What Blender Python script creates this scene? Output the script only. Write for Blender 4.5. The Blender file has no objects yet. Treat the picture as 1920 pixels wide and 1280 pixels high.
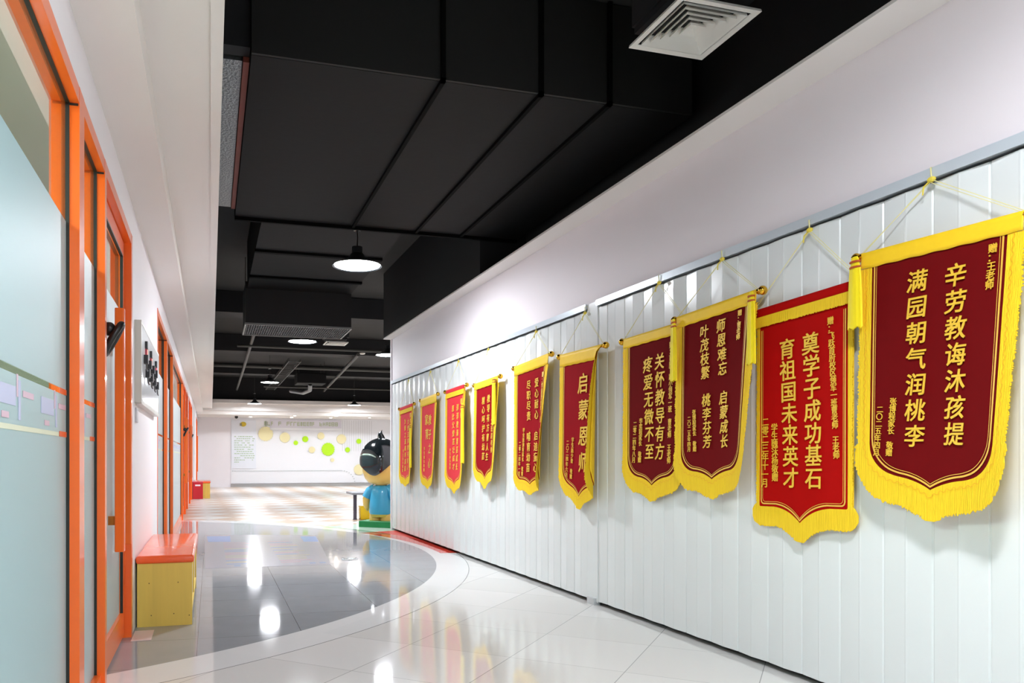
import bpy, bmesh, math, random
import numpy as np
from mathutils import Vector, Matrix
random.seed(7)
PI = math.pi
SC = bpy.context.scene
C = SC.collection

# ------------------------------------------------------------ camera, world, exposure
cam_d = bpy.data.cameras.new('camera')
cam = bpy.data.objects.new('camera', cam_d); C.objects.link(cam)
cam.location = (0.0, 0.0, 1.05)
cam.rotation_euler = (PI/2, 0, -math.atan2(405, 1430))
cam_d.sensor_fit = 'HORIZONTAL'; cam_d.sensor_width = 36.0
cam_d.lens = 1430/1920*36.0
cam_d.shift_x = 160/1920
cam_d.shift_y = 218/1920
cam_d.clip_start = 0.02; cam_d.clip_end = 200
SC.camera = cam
SC.view_settings.view_transform = 'Standard'
SC.view_settings.look = 'None'
SC.view_settings.gamma = 1.0
SC.view_settings.use_curve_mapping = False
SC.view_settings.exposure = 1.15
W = bpy.data.worlds.new('world'); SC.world = W
W.use_nodes = True
W.node_tree.nodes['Background'].inputs[0].default_value = (0.9, 0.95, 1.0, 1)
W.node_tree.nodes['Background'].inputs[1].default_value = 0.15
LAMP = 100.0         # radiance of the pendant lamp lenses
DOWN = 14.0          # radiance of the recessed downlights

# ------------------------------------------------------------ materials
def lin(h):
    h = h.lstrip('#')
    r = []
    for i in (0, 2, 4):
        v = int(h[i:i+2], 16)/255
        r.append(v/12.92 if v <= 0.04045 else ((v+0.055)/1.055)**2.4)
    return (r[0], r[1], r[2], 1.0)

MATS = {}
def mat(name, col, rough=0.5, metal=0.0, spec=0.5, coat=0.0, sheen=0.0, noise=None, bump=None, trans=0.0, emit=None):
    if name in MATS: return MATS[name]
    m = bpy.data.materials.new(name); m.use_nodes = True
    nt = m.node_tree; b = nt.nodes['Principled BSDF']
    c = lin(col)
    b.inputs['Base Color'].default_value = c
    b.inputs['Roughness'].default_value = rough
    b.inputs['Metallic'].default_value = metal
    b.inputs['Specular IOR Level'].default_value = spec
    b.inputs['Coat Weight'].default_value = coat
    b.inputs['Coat Roughness'].default_value = 0.08
    b.inputs['Sheen Weight'].default_value = sheen
    b.inputs['Transmission Weight'].default_value = trans
    if emit:
        b.inputs['Emission Color'].default_value = lin(emit[0]); b.inputs['Emission Strength'].default_value = emit[1]
    tc = None
    if noise or bump:
        tc = nt.nodes.new('ShaderNodeTexCoord')
    if noise:      # (scale vector, amount)
        mp = nt.nodes.new('ShaderNodeMapping'); mp.inputs['Scale'].default_value = noise[0]
        nz = nt.nodes.new('ShaderNodeTexNoise'); nz.inputs['Scale'].default_value = 1.0; nz.inputs['Detail'].default_value = 4
        nt.links.new(tc.outputs['Object'], mp.inputs[0]); nt.links.new(mp.outputs[0], nz.inputs['Vector'])
        mx = nt.nodes.new('ShaderNodeMix'); mx.data_type = 'RGBA'
        a = noise[1]
        mx.inputs[6].default_value = tuple(max(0, v*(1-a)) for v in c[:3])+(1,)
        mx.inputs[7].default_value = tuple(min(1, v*(1+a)) for v in c[:3])+(1,)
        nt.links.new(nz.outputs['Fac'], mx.inputs[0]); nt.links.new(mx.outputs[2], b.inputs['Base Color'])
    if bump:       # (scale vector, strength)
        mp = nt.nodes.new('ShaderNodeMapping'); mp.inputs['Scale'].default_value = bump[0]
        nz = nt.nodes.new('ShaderNodeTexNoise'); nz.inputs['Scale'].default_value = 1.0
        nt.links.new(tc.outputs['Object'], mp.inputs[0]); nt.links.new(mp.outputs[0], nz.inputs['Vector'])
        bp = nt.nodes.new('ShaderNodeBump'); bp.inputs['Strength'].default_value = bump[1]; bp.inputs['Distance'].default_value = 0.01
        nt.links.new(nz.outputs['Fac'], bp.inputs['Height']); nt.links.new(bp.outputs[0], b.inputs['Normal'])
    MATS[name] = m
    return m

WHITE = mat('white_paint', '#F1EDF0', 0.55, noise=((3, 3, 3), 0.015))
SOFFIT = mat('soffit_paint', '#E9E4DF', 0.6, noise=((2, 2, 2), 0.02))
LILAC = mat('upper_wall_paint', '#EDE5E8', 0.6, noise=((2, 2, 2), 0.015))
BLACK = mat('black_ceiling_paint', '#131315', 0.7, noise=((6, 6, 6), 0.25))
DARK = mat('dark_duct_paint', '#0F0F0F', 0.7, spec=0.25, noise=((5, 5, 5), 0.12), bump=((14, 14, 14), 0.08))
DUCTB = mat('duct_front_paint', '#161614', 0.65, noise=((5, 5, 5), 0.15))
SEAM = mat('duct_seam', '#040404', 0.8, spec=0.1)
SLAB = mat('slab_paint', '#2C2C2A', 0.8, noise=((4, 4, 4), 0.2))
PIPE = mat('pipe_paint', '#3E3E3A', 0.5)
FOIL = mat('foil_insulation', '#8C9090', 0.35, 0.8, bump=((60, 60, 60), 0.6))
RUST = mat('rust_brown', '#7A3626', 0.6)
STEEL = mat('bare_steel', '#C9CCCE', 0.3, 0.9)
PANEL = mat('white_pvc', '#E4E8E7', 0.22, spec=0.55, noise=((1, 9, .4), 0.012))
RAIL = mat('aluminium_rail', '#D6DEE5', 0.3, 0.25)
ORANGE = mat('orange_enamel', '#FA6E20', 0.28, spec=0.5, coat=0.4)
GASKET = mat('black_rubber', '#20231F', 0.5)
ORVINYL = mat('orange_vinyl', '#FF6326', 0.22, coat=0.5)
YWOOD = mat('yellow_wood', '#E8CA5E', 0.45, noise=((22, 22, 1.2), 0.14))
CREAM = mat('cream_laminate', '#EFE7D6', 0.4)
SCREW = mat('brown_screw', '#6A5020', 0.5)
KNOB = mat('gold_knob', '#E9B53A', 0.12, 1.0)
YFRINGE = mat('yellow_fringe', '#FFD026', 0.7, spec=0.2, noise=((90, 90, 5), 0.10), bump=((260, 260, 8), 0.5))
YBAND = mat('yellow_satin', '#FFCF24', 0.55, spec=0.3, noise=((30, 30, 30), 0.06))
YTASSEL = mat('tassel_yellow', '#FFE010', 0.55, noise=((160, 160, 4), 0.12))
BRAID = mat('braid_orange', '#EFA60A', 0.6)
GOLDT = mat('gold_thread', '#F4C53C', 0.38, 0.12, noise=((60, 60, 60), 0.12))
GOLDL = mat('gold_trim', '#F2BE4A', 0.42, 0.1)
CORD = mat('yellow_cord', '#E6DFA0', 0.7)
MAROON = mat('maroon_velvet', '#6C0609', 0.9, spec=0.12, sheen=0.0, noise=((25, 25, 25), 0.06))
CRIMSON_LIT = mat('crimson_velvet_lit', '#960A17', 0.9, spec=0.12, sheen=0.0, noise=((25, 25, 25), 0.06))  # brighter than the maroon because lighting is put into the colour
SCARLET = mat('scarlet_velvet', '#B00603', 0.9, spec=0.12, sheen=0.0, noise=((25, 25, 25), 0.05))
BRIGHT = mat('bright_red_velvet', '#E02431', 0.8, spec=0.25, sheen=0.05, noise=((25, 25, 25), 0.05))
LENS = mat('lamp_lens', '#FFFFFF', 0.4, emit=('#F4F8FF', LAMP))
DLENS = mat('downlight_lens', '#FFFFFF', 0.4, emit=('#FFF6E8', DOWN))
SHADE = mat('lamp_shade_dark', '#26282B', 0.4, 0.4)
DIFF = mat('diffuser_white', '#E4E2DA', 0.5)
HAIR = mat('gloss_black', '#1B2124', 0.12, coat=0.8)
SKIN = mat('statue_skin', '#F1C062', 0.35, coat=0.3)
SHIRT = mat('statue_blue', '#3FA6D0', 0.35, coat=0.3)
SHORTS = mat('statue_shorts', '#D6B84C', 0.4, coat=0.2)
GREEN = mat('plinth_green', '#1F8A4C', 0.4)
GREY = mat('table_grey', '#8C8C92', 0.4)
DGREY = mat('leg_grey', '#4B4654', 0.4)
YPLAS = mat('yellow_plastic', '#FFD400', 0.35)
REDP = mat('red_enamel', '#C8202C', 0.35)
LIME = mat('lime_foam', '#BCF01C', 0.6)
BEIGE = mat('beige_foam', '#EFE6B4', 0.6)
MUSTARD = mat('mustard', '#D8C038', 0.5)
GLETT = mat('pale_green_print', '#B9CDB4', 0.6)
DECOW = mat('deco_white', '#F0F2F6', 0.5)
BLKPL = mat('black_plastic', '#151515', 0.4)

def node_expr():
    """Small helper class to write shader maths."""
def floor_material():
    m = bpy.data.materials.new('polished_floor_tiles'); m.use_nodes = True
    nt = m.node_tree; N = nt.nodes; Lk = nt.links; b = N['Principled BSDF']
    geo = N.new('ShaderNodeNewGeometry'); sep = N.new('ShaderNodeSeparateXYZ'); Lk.new(geo.outputs['Position'], sep.inputs[0])
    X, Y = sep.outputs[0], sep.outputs[1]
    def M(op, a, c=None, d=None):
        n = N.new('ShaderNodeMath'); n.operation = op
        for i, v in enumerate((a, c, d)):
            if v is None: continue
            if isinstance(v, (int, float)): n.inputs[i].default_value = v
            else: Lk.new(v, n.inputs[i])
        return n.outputs[0]
    def mix(f, a, c):
        n = N.new('ShaderNodeMix'); n.data_type = 'RGBA'
        for i, v in ((0, f), (6, a), (7, c)):
            if isinstance(v, (tuple, float, int)): n.inputs[i].default_value = v
            else: Lk.new(v, n.inputs[i])
        return n.outputs[2]
    def line(v, off, per, w):
        q = M('FRACT', M('DIVIDE', M('SUBTRACT', v, off), per))
        return M('GREATER_THAN', M('ABSOLUTE', M('SUBTRACT', q, 0.5)), 0.5-w/per)
    AND = lambda a, c: M('MULTIPLY', a, c)
    dx = M('ADD', X, 2.87); dy = M('SUBTRACT', Y, 8.60)
    d = M('SQRT', M('ADD', M('MULTIPLY', dx, dx), M('MULTIPLY', dy, dy)))
    ang = M('ARCTAN2', dy, dx)
    n1 = M('SUBTRACT', M('MULTIPLY', X, .727), M('MULTIPLY', Y, .687))
    n2 = M('ADD', M('MULTIPLY', X, .687), M('MULTIPLY', Y, .727))
    grout = M('MAXIMUM', line(n1, -.27, .6, .0022), line(n2, .165, .6, .0016))
    # per tile tone
    t1 = M('FLOOR', M('DIVIDE', M('SUBTRACT', n1, -.27), .6)); t2 = M('FLOOR', M('DIVIDE', M('SUBTRACT', n2, .165), .6))
    cmb = N.new('ShaderNodeCombineXYZ'); Lk.new(t1, cmb.inputs[0]); Lk.new(t2, cmb.inputs[1])
    wn = N.new('ShaderNodeTexWhiteNoise'); Lk.new(cmb.outputs[0], wn.inputs['Vector'])
    parity = M('GREATER_THAN', M('MODULO', M('ADD', M('ADD', t1, t2), 400), 2), 0.5)
    white = mix(wn.outputs['Value'], lin('#DEDCD8'), lin('#E6E4E1'))
    far = M('GREATER_THAN', Y, 9.0)
    checker = mix(AND(parity, far), white, lin('#CCB39C'))
    base = mix(grout, checker, lin('#A9A8A6'))
    # disc of dark tiles
    nz = N.new('ShaderNodeTexNoise'); nz.inputs['Scale'].default_value = 5; nz.inputs['Detail'].default_value = 6; Lk.new(geo.outputs['Position'], nz.inputs['Vector'])
    darkc = mix(nz.outputs['Fac'], lin('#96999D'), lin('#A2A5AA'))
    dg = M('MAXIMUM', line(X, .528, .6, .002), line(M('ADD', Y, M('MULTIPLY', X, .05)), .42, .6, .002))
    darkc = mix(dg, darkc, lin('#6A6B6E'))
    ringc = mix(wn.outputs['Value'], lin('#E2E3E2'), lin('#E7E7E6'))
    # sectors outside the ring
    red = AND(AND(M('GREATER_THAN', ang, -.105), M('LESS_THAN', ang, .375)), AND(M('GREATER_THAN', d, M('SUBTRACT', 5.312, M('MULTIPLY', ang, .2))), M('LESS_THAN', d, 6.4)))
    grn = AND(AND(M('GREATER_THAN', ang, .375), M('LESS_THAN', ang, .58)), AND(M('GREATER_THAN', d, 5.40), M('LESS_THAN', d, 6.4)))
    base = mix(M('LESS_THAN', d, 5.515), base, lin('#7A7A78'))
    base = mix(M('LESS_THAN', d, 5.508), base, ringc)
    base = mix(red, base, lin('#DE4A3C'))
    base = mix(grn, base, lin('#BCD2C0'))
    base = mix(M('LESS_THAN', d, 5.20), base, darkc)
    Lk.new(base, b.inputs['Base Color'])
    b.inputs['Specular IOR Level'].default_value = 0.45
    hall = AND(M('GREATER_THAN', Y, 9.0), M('GREATER_THAN', d, 5.508))
    Lk.new(M('ADD', M('MULTIPLY', hall, .26), .06), b.inputs['Roughness'])
    return m

def glass_material(name, tint, gloss=0.08):
    m = bpy.data.materials.new(name); m.use_nodes = True
    nt = m.node_tree; nt.nodes.clear()
    out = nt.nodes.new('ShaderNodeOutputMaterial'); mx = nt.nodes.new('ShaderNodeMixShader')
    tr = nt.nodes.new('ShaderNodeBsdfTransparent'); gl = nt.nodes.new('ShaderNodeBsdfGlossy'); fr = nt.nodes.new('ShaderNodeFresnel')
    geo = nt.nodes.new('ShaderNodeNewGeometry'); inv = nt.nodes.new('ShaderNodeMath'); inv.operation = 'SUBTRACT'; inv.inputs[0].default_value = 1.0
    mul = nt.nodes.new('ShaderNodeMath'); mul.operation = 'MULTIPLY'
    nt.links.new(geo.outputs['Backfacing'], inv.inputs[1]); nt.links.new(inv.outputs[0], mul.inputs[0]); nt.links.new(fr.outputs[0], mul.inputs[1])
    tr.inputs[0].default_value = lin(tint); gl.inputs['Roughness'].default_value = 0.02; fr.inputs[0].default_value = 1.5
    nt.links.new(mul.outputs[0], mx.inputs[0]); nt.links.new(tr.outputs[0], mx.inputs[1]); nt.links.new(gl.outputs[0], mx.inputs[2])
    nt.links.new(mx.outputs[0], out.inputs[0])
    return m
GLASS = glass_material('clear_glass', '#D9E4DE')

def frost_material():
    m = bpy.data.materials.new('frosted_film'); m.use_nodes = True
    nt = m.node_tree; nt.nodes.clear()
    out = nt.nodes.new('ShaderNodeOutputMaterial')
    df = nt.nodes.new('ShaderNodeBsdfDiffuse'); df.inputs[0].default_value = lin('#B6D1D8')
    tl = nt.nodes.new('ShaderNodeBsdfTranslucent'); tl.inputs[0].default_value = lin('#BCDFDC')
    gl = nt.nodes.new('ShaderNodeBsdfGlossy'); gl.inputs['Roughness'].default_value = 0.45
    m1 = nt.nodes.new('ShaderNodeMixShader'); m1.inputs[0].default_value = 0.35
    m2 = nt.nodes.new('ShaderNodeMixShader'); fr = nt.nodes.new('ShaderNodeFresnel'); fr.inputs[0].default_value = 1.4
    nt.links.new(df.outputs[0], m1.inputs[1]); nt.links.new(tl.outputs[0], m1.inputs[2])
    nt.links.new(fr.outputs[0], m2.inputs[0]); nt.links.new(m1.outputs[0], m2.inputs[1]); nt.links.new(gl.outputs[0], m2.inputs[2])
    nt.links.new(m2.outputs[0], out.inputs[0])
    return m
FROST = frost_material()

# ------------------------------------------------------------ geometry helpers
class MB:
    """Collects shapes into one mesh."""
    def __init__(s): s.bm = bmesh.new()
    def box(s, x0, x1, y0, y1, z0, z1, rot=None, bevel=0.0):
        b = s.bm
        v = [b.verts.new((x, y, z)) for z in (z0, z1) for y in (y0, y1) for x in (x0, x1)]
        f = [b.faces.new([v[i] for i in q]) for q in ((0,2,3,1),(4,5,7,6),(0,1,5,4),(2,6,7,3),(0,4,6,2),(1,3,7,5))]
        if rot is not None:
            for q in v: q.co = rot @ q.co
        if bevel > 0:
            es = list({e for q in f for e in q.edges})
            bmesh.ops.bevel(b, geom=es, offset=bevel, segments=3, profile=0.6, affect='EDGES')
        return s
    def prism(s, pts, z0, z1):
        b = s.bm; n = len(pts)
        lo = [b.verts.new((p[0], p[1], z0)) for p in pts]; hi = [b.verts.new((p[0], p[1], z1)) for p in pts]
        b.faces.new(lo[::-1]); b.faces.new(hi)
        for i in range(n):
            j = (i+1) % n; b.faces.new((lo[i], lo[j], hi[j], hi[i]))
        return s
    def tube(s, pts, r, n=8, caps=True):
        b = s.bm; pts = [Vector(p) for p in pts]; rings = []
        rr = r if isinstance(r, (list, tuple)) else [r]*len(pts)
        for i, p in enumerate(pts):
            t = (pts[min(i+1, len(pts)-1)]-pts[max(i-1, 0)]).normalized()
            up = Vector((0, 0, 1)) if abs(t.z) < .9 else Vector((1, 0, 0))
            u = t.cross(up).normalized(); w = t.cross(u)
            rings.append([b.verts.new(p+(u*math.cos(2*PI*k/n)+w*math.sin(2*PI*k/n))*rr[i]) for k in range(n)])
        for a, c in zip(rings, rings[1:]):
            for k in range(n): b.faces.new((a[k], a[(k+1) % n], c[(k+1) % n], c[k]))
        if caps:
            b.faces.new(rings[0][::-1]); b.faces.new(rings[-1])
        return s
    def lathe(s, prof, n=32, cx=0, cy=0, cz=0, sx=1, sy=1, rot=None):
        b = s.bm; rings = []; new = []
        for r, z in prof:
            if r < 1e-6: q = [b.verts.new((cx, cy, cz+z))]
            else: q = [b.verts.new((cx+r*sx*math.cos(2*PI*k/n), cy+r*sy*math.sin(2*PI*k/n), cz+z)) for k in range(n)]
            rings.append(q); new += q
        for a, c in zip(rings, rings[1:]):
            for k in range(n):
                j = (k+1) % n
                if len(a) == 1 and len(c) == 1: continue
                if len(a) == 1: b.faces.new((a[0], c[j], c[k]))
                elif len(c) == 1: b.faces.new((a[k], a[j], c[0]))
                else: b.faces.new((a[k], a[j], c[j], c[k]))
        if rot is not None:
            for q in new: q.co = rot @ q.co
        return s
    def ball(s, c, r, n=20, sc=(1, 1, 1)):
        m = n//2
        prof = [(r*math.sin(PI*i/m), -r*math.cos(PI*i/m)*sc[2]) for i in range(m+1)]
        prof[0] = (0, prof[0][1]); prof[-1] = (0, prof[-1][1])
        return s.lathe(prof, n, c[0], c[1], c[2], sc[0], sc[1])
    def grid(s, P):
        b = s.bm
        vs = [[b.verts.new(p) for p in row] for row in P]
        for i in range(len(P)-1):
            for j in range(len(P[0])-1):
                b.faces.new((vs[i][j], vs[i][j+1], vs[i+1][j+1], vs[i+1][j]))
        return s
    def build(s, name, m, parent=None, smooth=False, recalc=True):
        if recalc: bmesh.ops.recalc_face_normals(s.bm, faces=s.bm.faces)
        me = bpy.data.meshes.new(name); s.bm.to_mesh(me); s.bm.free()
        me.materials.append(m)
        if smooth:
            for p in me.polygons: p.use_smooth = True
            try: me.set_sharp_from_angle(angle=math.radians(40))
            except Exception: pass
        o = bpy.data.objects.new(name, me); C.objects.link(o)
        if parent is not None:
            o.parent = parent
            o.matrix_parent_inverse = Matrix.Translation(-parent.location) if not parent.rotation_euler[2] else (Matrix.Translation(parent.location) @ parent.rotation_euler.to_matrix().to_4x4()).inverted()
        return o

def tag(o, label=None, cat=None, group=None, kind=None):
    if label: o['label'] = label
    if cat: o['category'] = cat
    if group: o['group'] = group
    if kind: o['kind'] = kind
    return o
def empty(name, loc, label=None, cat=None, group=None, kind=None):
    o = bpy.data.objects.new(name, None); C.objects.link(o); o.location = loc; o.empty_display_size = .1
    return tag(o, label, cat, group, kind)
def struct(mb, name, m, **k):
    return tag(mb.build(name, m, **k), kind='structure')
def copy_thing(root, loc, label=None, group=None):
    r = root.copy(); C.objects.link(r); r.location = loc
    if label: r['label'] = label
    if group: r['group'] = group
    for ch in root.children:
        c = ch.copy(); C.objects.link(c); c.parent = r
        for g in ch.children:
            e = g.copy(); C.objects.link(e); e.parent = c
    return r

# ------------------------------------------------------------ setting
XL = -0.45                      # left wall face
def WX(y): return 2.735-0.0165*y    # face of the folding partition / right wall
YE = 10.90                      # where the right wall ends and the hall opens
FLOOR = floor_material()
struct(MB().box(-4.2, 12.6, -7.2, 28.6, -0.1, 0), 'floor', FLOOR)
struct(MB().box(-0.65, 12.6, -7.2, 28.6, 3.75, 3.95), 'ceiling', SLAB)

# left wall: solid pieces between the shop fronts, and the band above them
mb = MB()
ops = [(-1.6, 4.83), (7.06, 16.45), (16.95, 20.05), (25.3, 27.7)]
ys = -7.2
for a, c in ops:
    mb.box(-.62, XL, ys, a, 0, 2.366); ys = c
mb.box(-.62, XL, ys, 28.4, 0, 2.366)
mb.box(-.62, XL, -7.2, 28.4, 2.366, 2.80)
struct(mb, 'wall_left', WHITE)
# stepped soffit on the left
struct(MB().box(XL, -.245, -7.2, 26, 2.56, 2.80), 'trim_1', SOFFIT)
mb = MB().box(-.245, .048, -7.2, 26, 2.68, 2.80); mb.box(.0, .048, -7.2, 26, 2.668, 2.68)
struct(mb, 'trim_2', SOFFIT)
struct(MB().box(-.62, .042, -7.2, 26, 2.80, 3.75), 'wall_ceiling_void_left', BLACK)
# right wall above the partition
mb = MB(); mb.prism([(WX(-7.2)+.005, -7.2), (WX(YE)+.005, YE), (3.1, YE), (3.1, -7.2)], 2.165, 2.80)
mb.prism([(WX(YE)-.012, YE-.012), (WX(YE)-.012, YE+.04), (3.1, YE+.04), (3.1, YE-.012)], 0, 2.80)
struct(mb, 'wall_right', LILAC)
struct(MB().prism([(2.86, -7.2), (2.86, YE-.02), (3.1, YE-.02), (3.1, -7.2)], 0, 2.165), 'wall_behind_partition', BLACK)
EX = lambda y: 2.526-.0081*y
struct(MB().prism([(EX(-7.2), -7.2), (EX(YE+.04), YE+.04), (WX(YE)+.01, YE+.04), (WX(-7.2)+.01, -7.2)], 2.785, 2.80), 'trim_3', SOFFIT)
struct(MB().prism([(2.95, -7.2), (2.95, 6.87), (EX(6.87)+.004, 6.87), (EX(YE)+.004, YE+.04), (3.1, YE+.04), (3.1, -7.2)], 2.80, 3.75), 'wall_ceiling_void_right', BLACK)
# hall
struct(MB().box(3.1, 12.5, YE-.1, YE+.04, 0, 3.75), 'wall_hall_near', WHITE)
struct(MB().box(12.5, 12.7, YE-.1, 28.6, 0, 3.75), 'wall_hall_right', WHITE)
struct(MB().box(-.62, 12.6, 28.4, 28.6, 0, 3.75), 'wall_far', WHITE)
struct(MB().box(-.62, 3.1, -7.4, -7.2, 0, 3.75), 'wall_behind_camera', WHITE)
# lowered ceiling before the far wall, with its stepped front
mb = MB().box(.05, 12.5, 26.0, 28.4, 2.86, 2.98)
mb.box(-.44, 12.5, 26.18, 28.4, 2.62, 2.86)
mb.box(-.44, 12.5, 26.32, 28.4, 2.50, 2.62)
struct(mb, 'ceiling_lowered', SOFFIT)
struct(MB().box(-.44, 12.5, 26.35, 28.4, 2.98, 3.75), 'wall_above_lowered_ceiling', BLACK)
# class rooms behind the glass
mb = MB().box(-4.2, -4.05, -7.2, 28.4, 0, 2.9); mb.box(-4.05, -.62, -7.2, -7.05, 0, 2.9); mb.box(-4.05, -.62, 28.25, 28.4, 0, 2.9)
mb.box(-4.05, -.63, 5.9, 6.05, 0, 2.8)
struct(mb, 'wall_classroom', mat('classroom_paint', '#C2C4B2', 0.7))
struct(MB().box(-4.2, -.62, -7.2, 28.4, 2.80, 2.95), 'ceiling_classroom', mat('classroom_ceiling', '#A9AB9A', 0.8))

# ------------------------------------------------------------ left shop fronts
XG = -.497
def window(n, y0, y1, film=1.88, gap=True):
    r = empty('window_%d' % n, (XG, (y0+y1)/2, 0), kind='structure')
    f = MB()
    f.box(-.545, XL+.004, y0, y0+.05, 0, 2.362); f.box(-.545, XL+.004, y1-.055, y1, 0, 2.362)
    f.box(-.545, XL+.003, y0+.05, y1-.055, 2.305, 2.362); f.box(-.545, -.462, y0+.05, y1-.055, 0, .10)
    f.build('frame', ORANGE, r)
    g = MB()
    g.box(-.492, -.479, y1-.06, y1-.054, .10, 2.306); g.box(-.492, -.479, y0+.05, y0+.056, .10, 2.306)
    g.box(-.492, -.479, y0+.05, y1-.055, 2.300, 2.306); g.box(-.492, -.450, y1-.0575, y1-.0545, 2.293, 2.301)
    g.build('gasket', GASKET, r)
    MB().box(XG-.005, XG+.005, y0+.05, y1-.055, .10, 2.305).build('glass', GLASS, r)
    a, c = y0+.052, y1-.057
    fm = MB()
    fm.box(XG+.0055, XG+.0075, a, c, .10, 1.268 if gap else film)
    if gap: fm.box(XG+.0055, XG+.0075, a, c, 1.288, film)
    fl = fm.build('frosted_film', FROST, r)
    if gap:
        st = MB(); st.box(XG+.008, XG+.0095, c-.13, c, 1.269, 1.287); st.box(XG+.008, XG+.0095, c-.13, c, 1.122, 1.14)
        st.build('film_stripe', mat('film_orange', '#E8622E', .5), fl)
        d1 = MB(); d2 = MB(); d3 = MB()
        L = c-a
        for k in range(int(L/.5)+1):
            u = a+.06+k*.5
            if u+.4 > c: break
            d1.box(XG+.008, XG+.009, u, u+.19, 1.185, 1.235); d1.box(XG+.008, XG+.009, u+.22, u+.245, 1.15, 1.255)
            d2.box(XG+.008, XG+.009, u+.27, u+.4, 1.215, 1.232); d2.box(XG+.008, XG+.009, u+.2, u+.216, 1.21, 1.27); d2.box(XG+.008, XG+.009, u+.05, u+.12, 1.15, 1.166)
        d3.box(XG+.008, XG+.009, a, c-.14, 1.122, 1.136)
        if L > .4:
            d1.build('film_pattern', mat('film_violet', '#BCC2DC', .5), fl)
            d2.build('film_pattern', mat('film_pink', '#D4B6C4', .5), fl)
        d3.build('film_pattern', mat('film_cream', '#D8DCC0', .5), fl)
    return r
def door(n, y0, y1, handles, film=1.9):
    r = empty('door_%d' % n, (-.51, (y0+y1)/2, 0), kind='structure')
    f = MB()
    f.box(-.56, XL+.004, y1-.065, y1, 0, 2.362); f.box(-.56, XL+.003, y0, y1-.065, 2.305, 2.362); f.box(-.56, -.475, y0, y0+.06, 0, 2.305)
    f.build('frame', ORANGE, r)
    lf = MB(); a, c = y0+.072, y1-.07
    lf.box(-.535, -.485, a, a+.07, .02, 2.295); lf.box(-.535, -.485, c-.07, c, .02, 2.295)
    lf.box(-.535, -.485, a+.07, c-.07, .02, .16); lf.box(-.535, -.485, a+.07, c-.07, 2.215, 2.295)
    leaf = lf.build('leaf', ORANGE, r)
    g = MB(); g.box(-.50, -.484, a+.07, a+.078, .16, 2.21); g.box(-.50, -.484, c-.078, c-.07, .16, 2.21); g.box(-.50, -.484, a+.07, c-.07, 2.205, 2.215)
    g.build('gasket', GASKET, r)
    MB().box(-.515, -.505, a+.078, c-.078, .16, 2.205).build('glass', GLASS, r)
    fm = MB(); fm.box(-.5045, -.5025, a+.08, c-.08, .16, film); fm.build('frosted_film', FROST, r)
    for hy in handles:
        h = MB(); h.box(-.455, -.410, hy-.022, hy+.022, .585, 1.79, bevel=.006)
        ho = h.build('pull_handle', ORANGE, r)
        bk = MB()
        for z in (.74, 1.62): bk.box(-.486, -.452, hy-.012, hy+.012, z-.022, z+.022)
        bk.build('bracket', mat('brass_bracket', '#B5702A', .35, .6), ho)
    return r
window(1, -1.6, 2.985)
window(2, 2.985, 3.66)
door(1, 3.66, 4.83, (4.05, 4.40))
window(3, 7.06, 8.62)
window(4, 8.62, 9.92)
window(5, 9.92, 13.5)
door(2, 13.5, 14.95, (14.6,))
door(3, 14.95, 16.45, (15.35,))
door(4, 16.95, 18.35, (18.0,))
door(5, 18.35, 20.05, (18.75,))
window(6, 25.3, 26.2)
door(6, 26.2, 27.7, (27.0,))
for y, w, lab in ((3.80, .045, 'black cable lock hooked round the pull handle of the nearest orange door'), (14.55, .06, 'black cable lock hanging on an orange door halfway along the corridor'), (18.7, .07, 'black loop lock hanging on an orange door farther down the corridor')):
    r = empty('cable_lock', (-.46, y, 1.56), lab, 'lock')
    z0_ = 1.60 if y < 5 else 1.52
    t = MB(); pts = [(-.435+.037*math.cos(a), y+w*math.sin(a)*.9, z0_+.07*math.cos(a)) for a in np.linspace(0, 2*PI, 26)]
    t.tube(pts, .016, 10, caps=False); t.build('loop', BLKPL, r, smooth=True)
    b = MB(); b.ball((-.45, y-.01, z0_+.045), .036, 16, (.8, 1, .9)); b.build('lock_body', BLKPL, r, smooth=True)
tag(MB().box(-.44, -.33, 4.66, 4.92, .0005, .003).build('doorway_sticker', mat('sticker_paper', '#E8D2CC', .5)), 'small pale sticker on the floor by the nearest orange door', 'sticker')

# key board and switch on the white wall piece
r = empty('display_board', (XL, 5.75, 1.4), 'white framed display board with small tags on the white wall beside the orange door', 'board')
MB().box(XL, -.412, 5.02, 6.62, 1.41, 1.88).build('board_panel', mat('board_white', '#E6E9EC', .18), r)
f = MB(); f.box(XL, -.410, 5.0, 5.02, 1.39, 1.90); f.box(XL, -.410, 6.62, 6.64, 1.39, 1.90); f.box(XL, -.410, 5.02, 6.62, 1.88, 1.90); f.box(XL, -.410, 5.02, 6.62, 1.385, 1.41)
f.build('board_frame', mat('board_frame', '#CFCFC6', .35, .2), r)
REDT = mat('tag_red', '#D23A50', .5); ORT = mat('tag_orange', '#FF9A50', .5); BLT = mat('tag_black', '#2A2A2E', .4)
for i, (y, z, lab) in enumerate(((5.32, 1.775, 'black clip with orange tag on the white board, nearest the orange door'), (5.72, 1.765, 'black clip with orange tag in the middle of the white board'), (6.22, 1.755, 'black clip with pink tag on the white board, farthest from the orange door'))):
    r = empty('tag_clip', (-.4118, y, z), lab, 'clip')
    MB().box(-.412, -.396, y-.035, y+.03, z-.01, z+.035).build('clip', BLT, r)
    MB().box(-.412, -.404, y+.035, y+.11, z-.05, z+.01).build('paper_tag', ORT if i < 2 else mat('tag_pink', '#E05890', .5), r)
    MB().box(-.412, -.402, y-.01, y+.03, z-.075, z-.012).build('paper_tag', REDT, r)
HOOK = mat('hook_steel', '#77787C', .3, .8)
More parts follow.
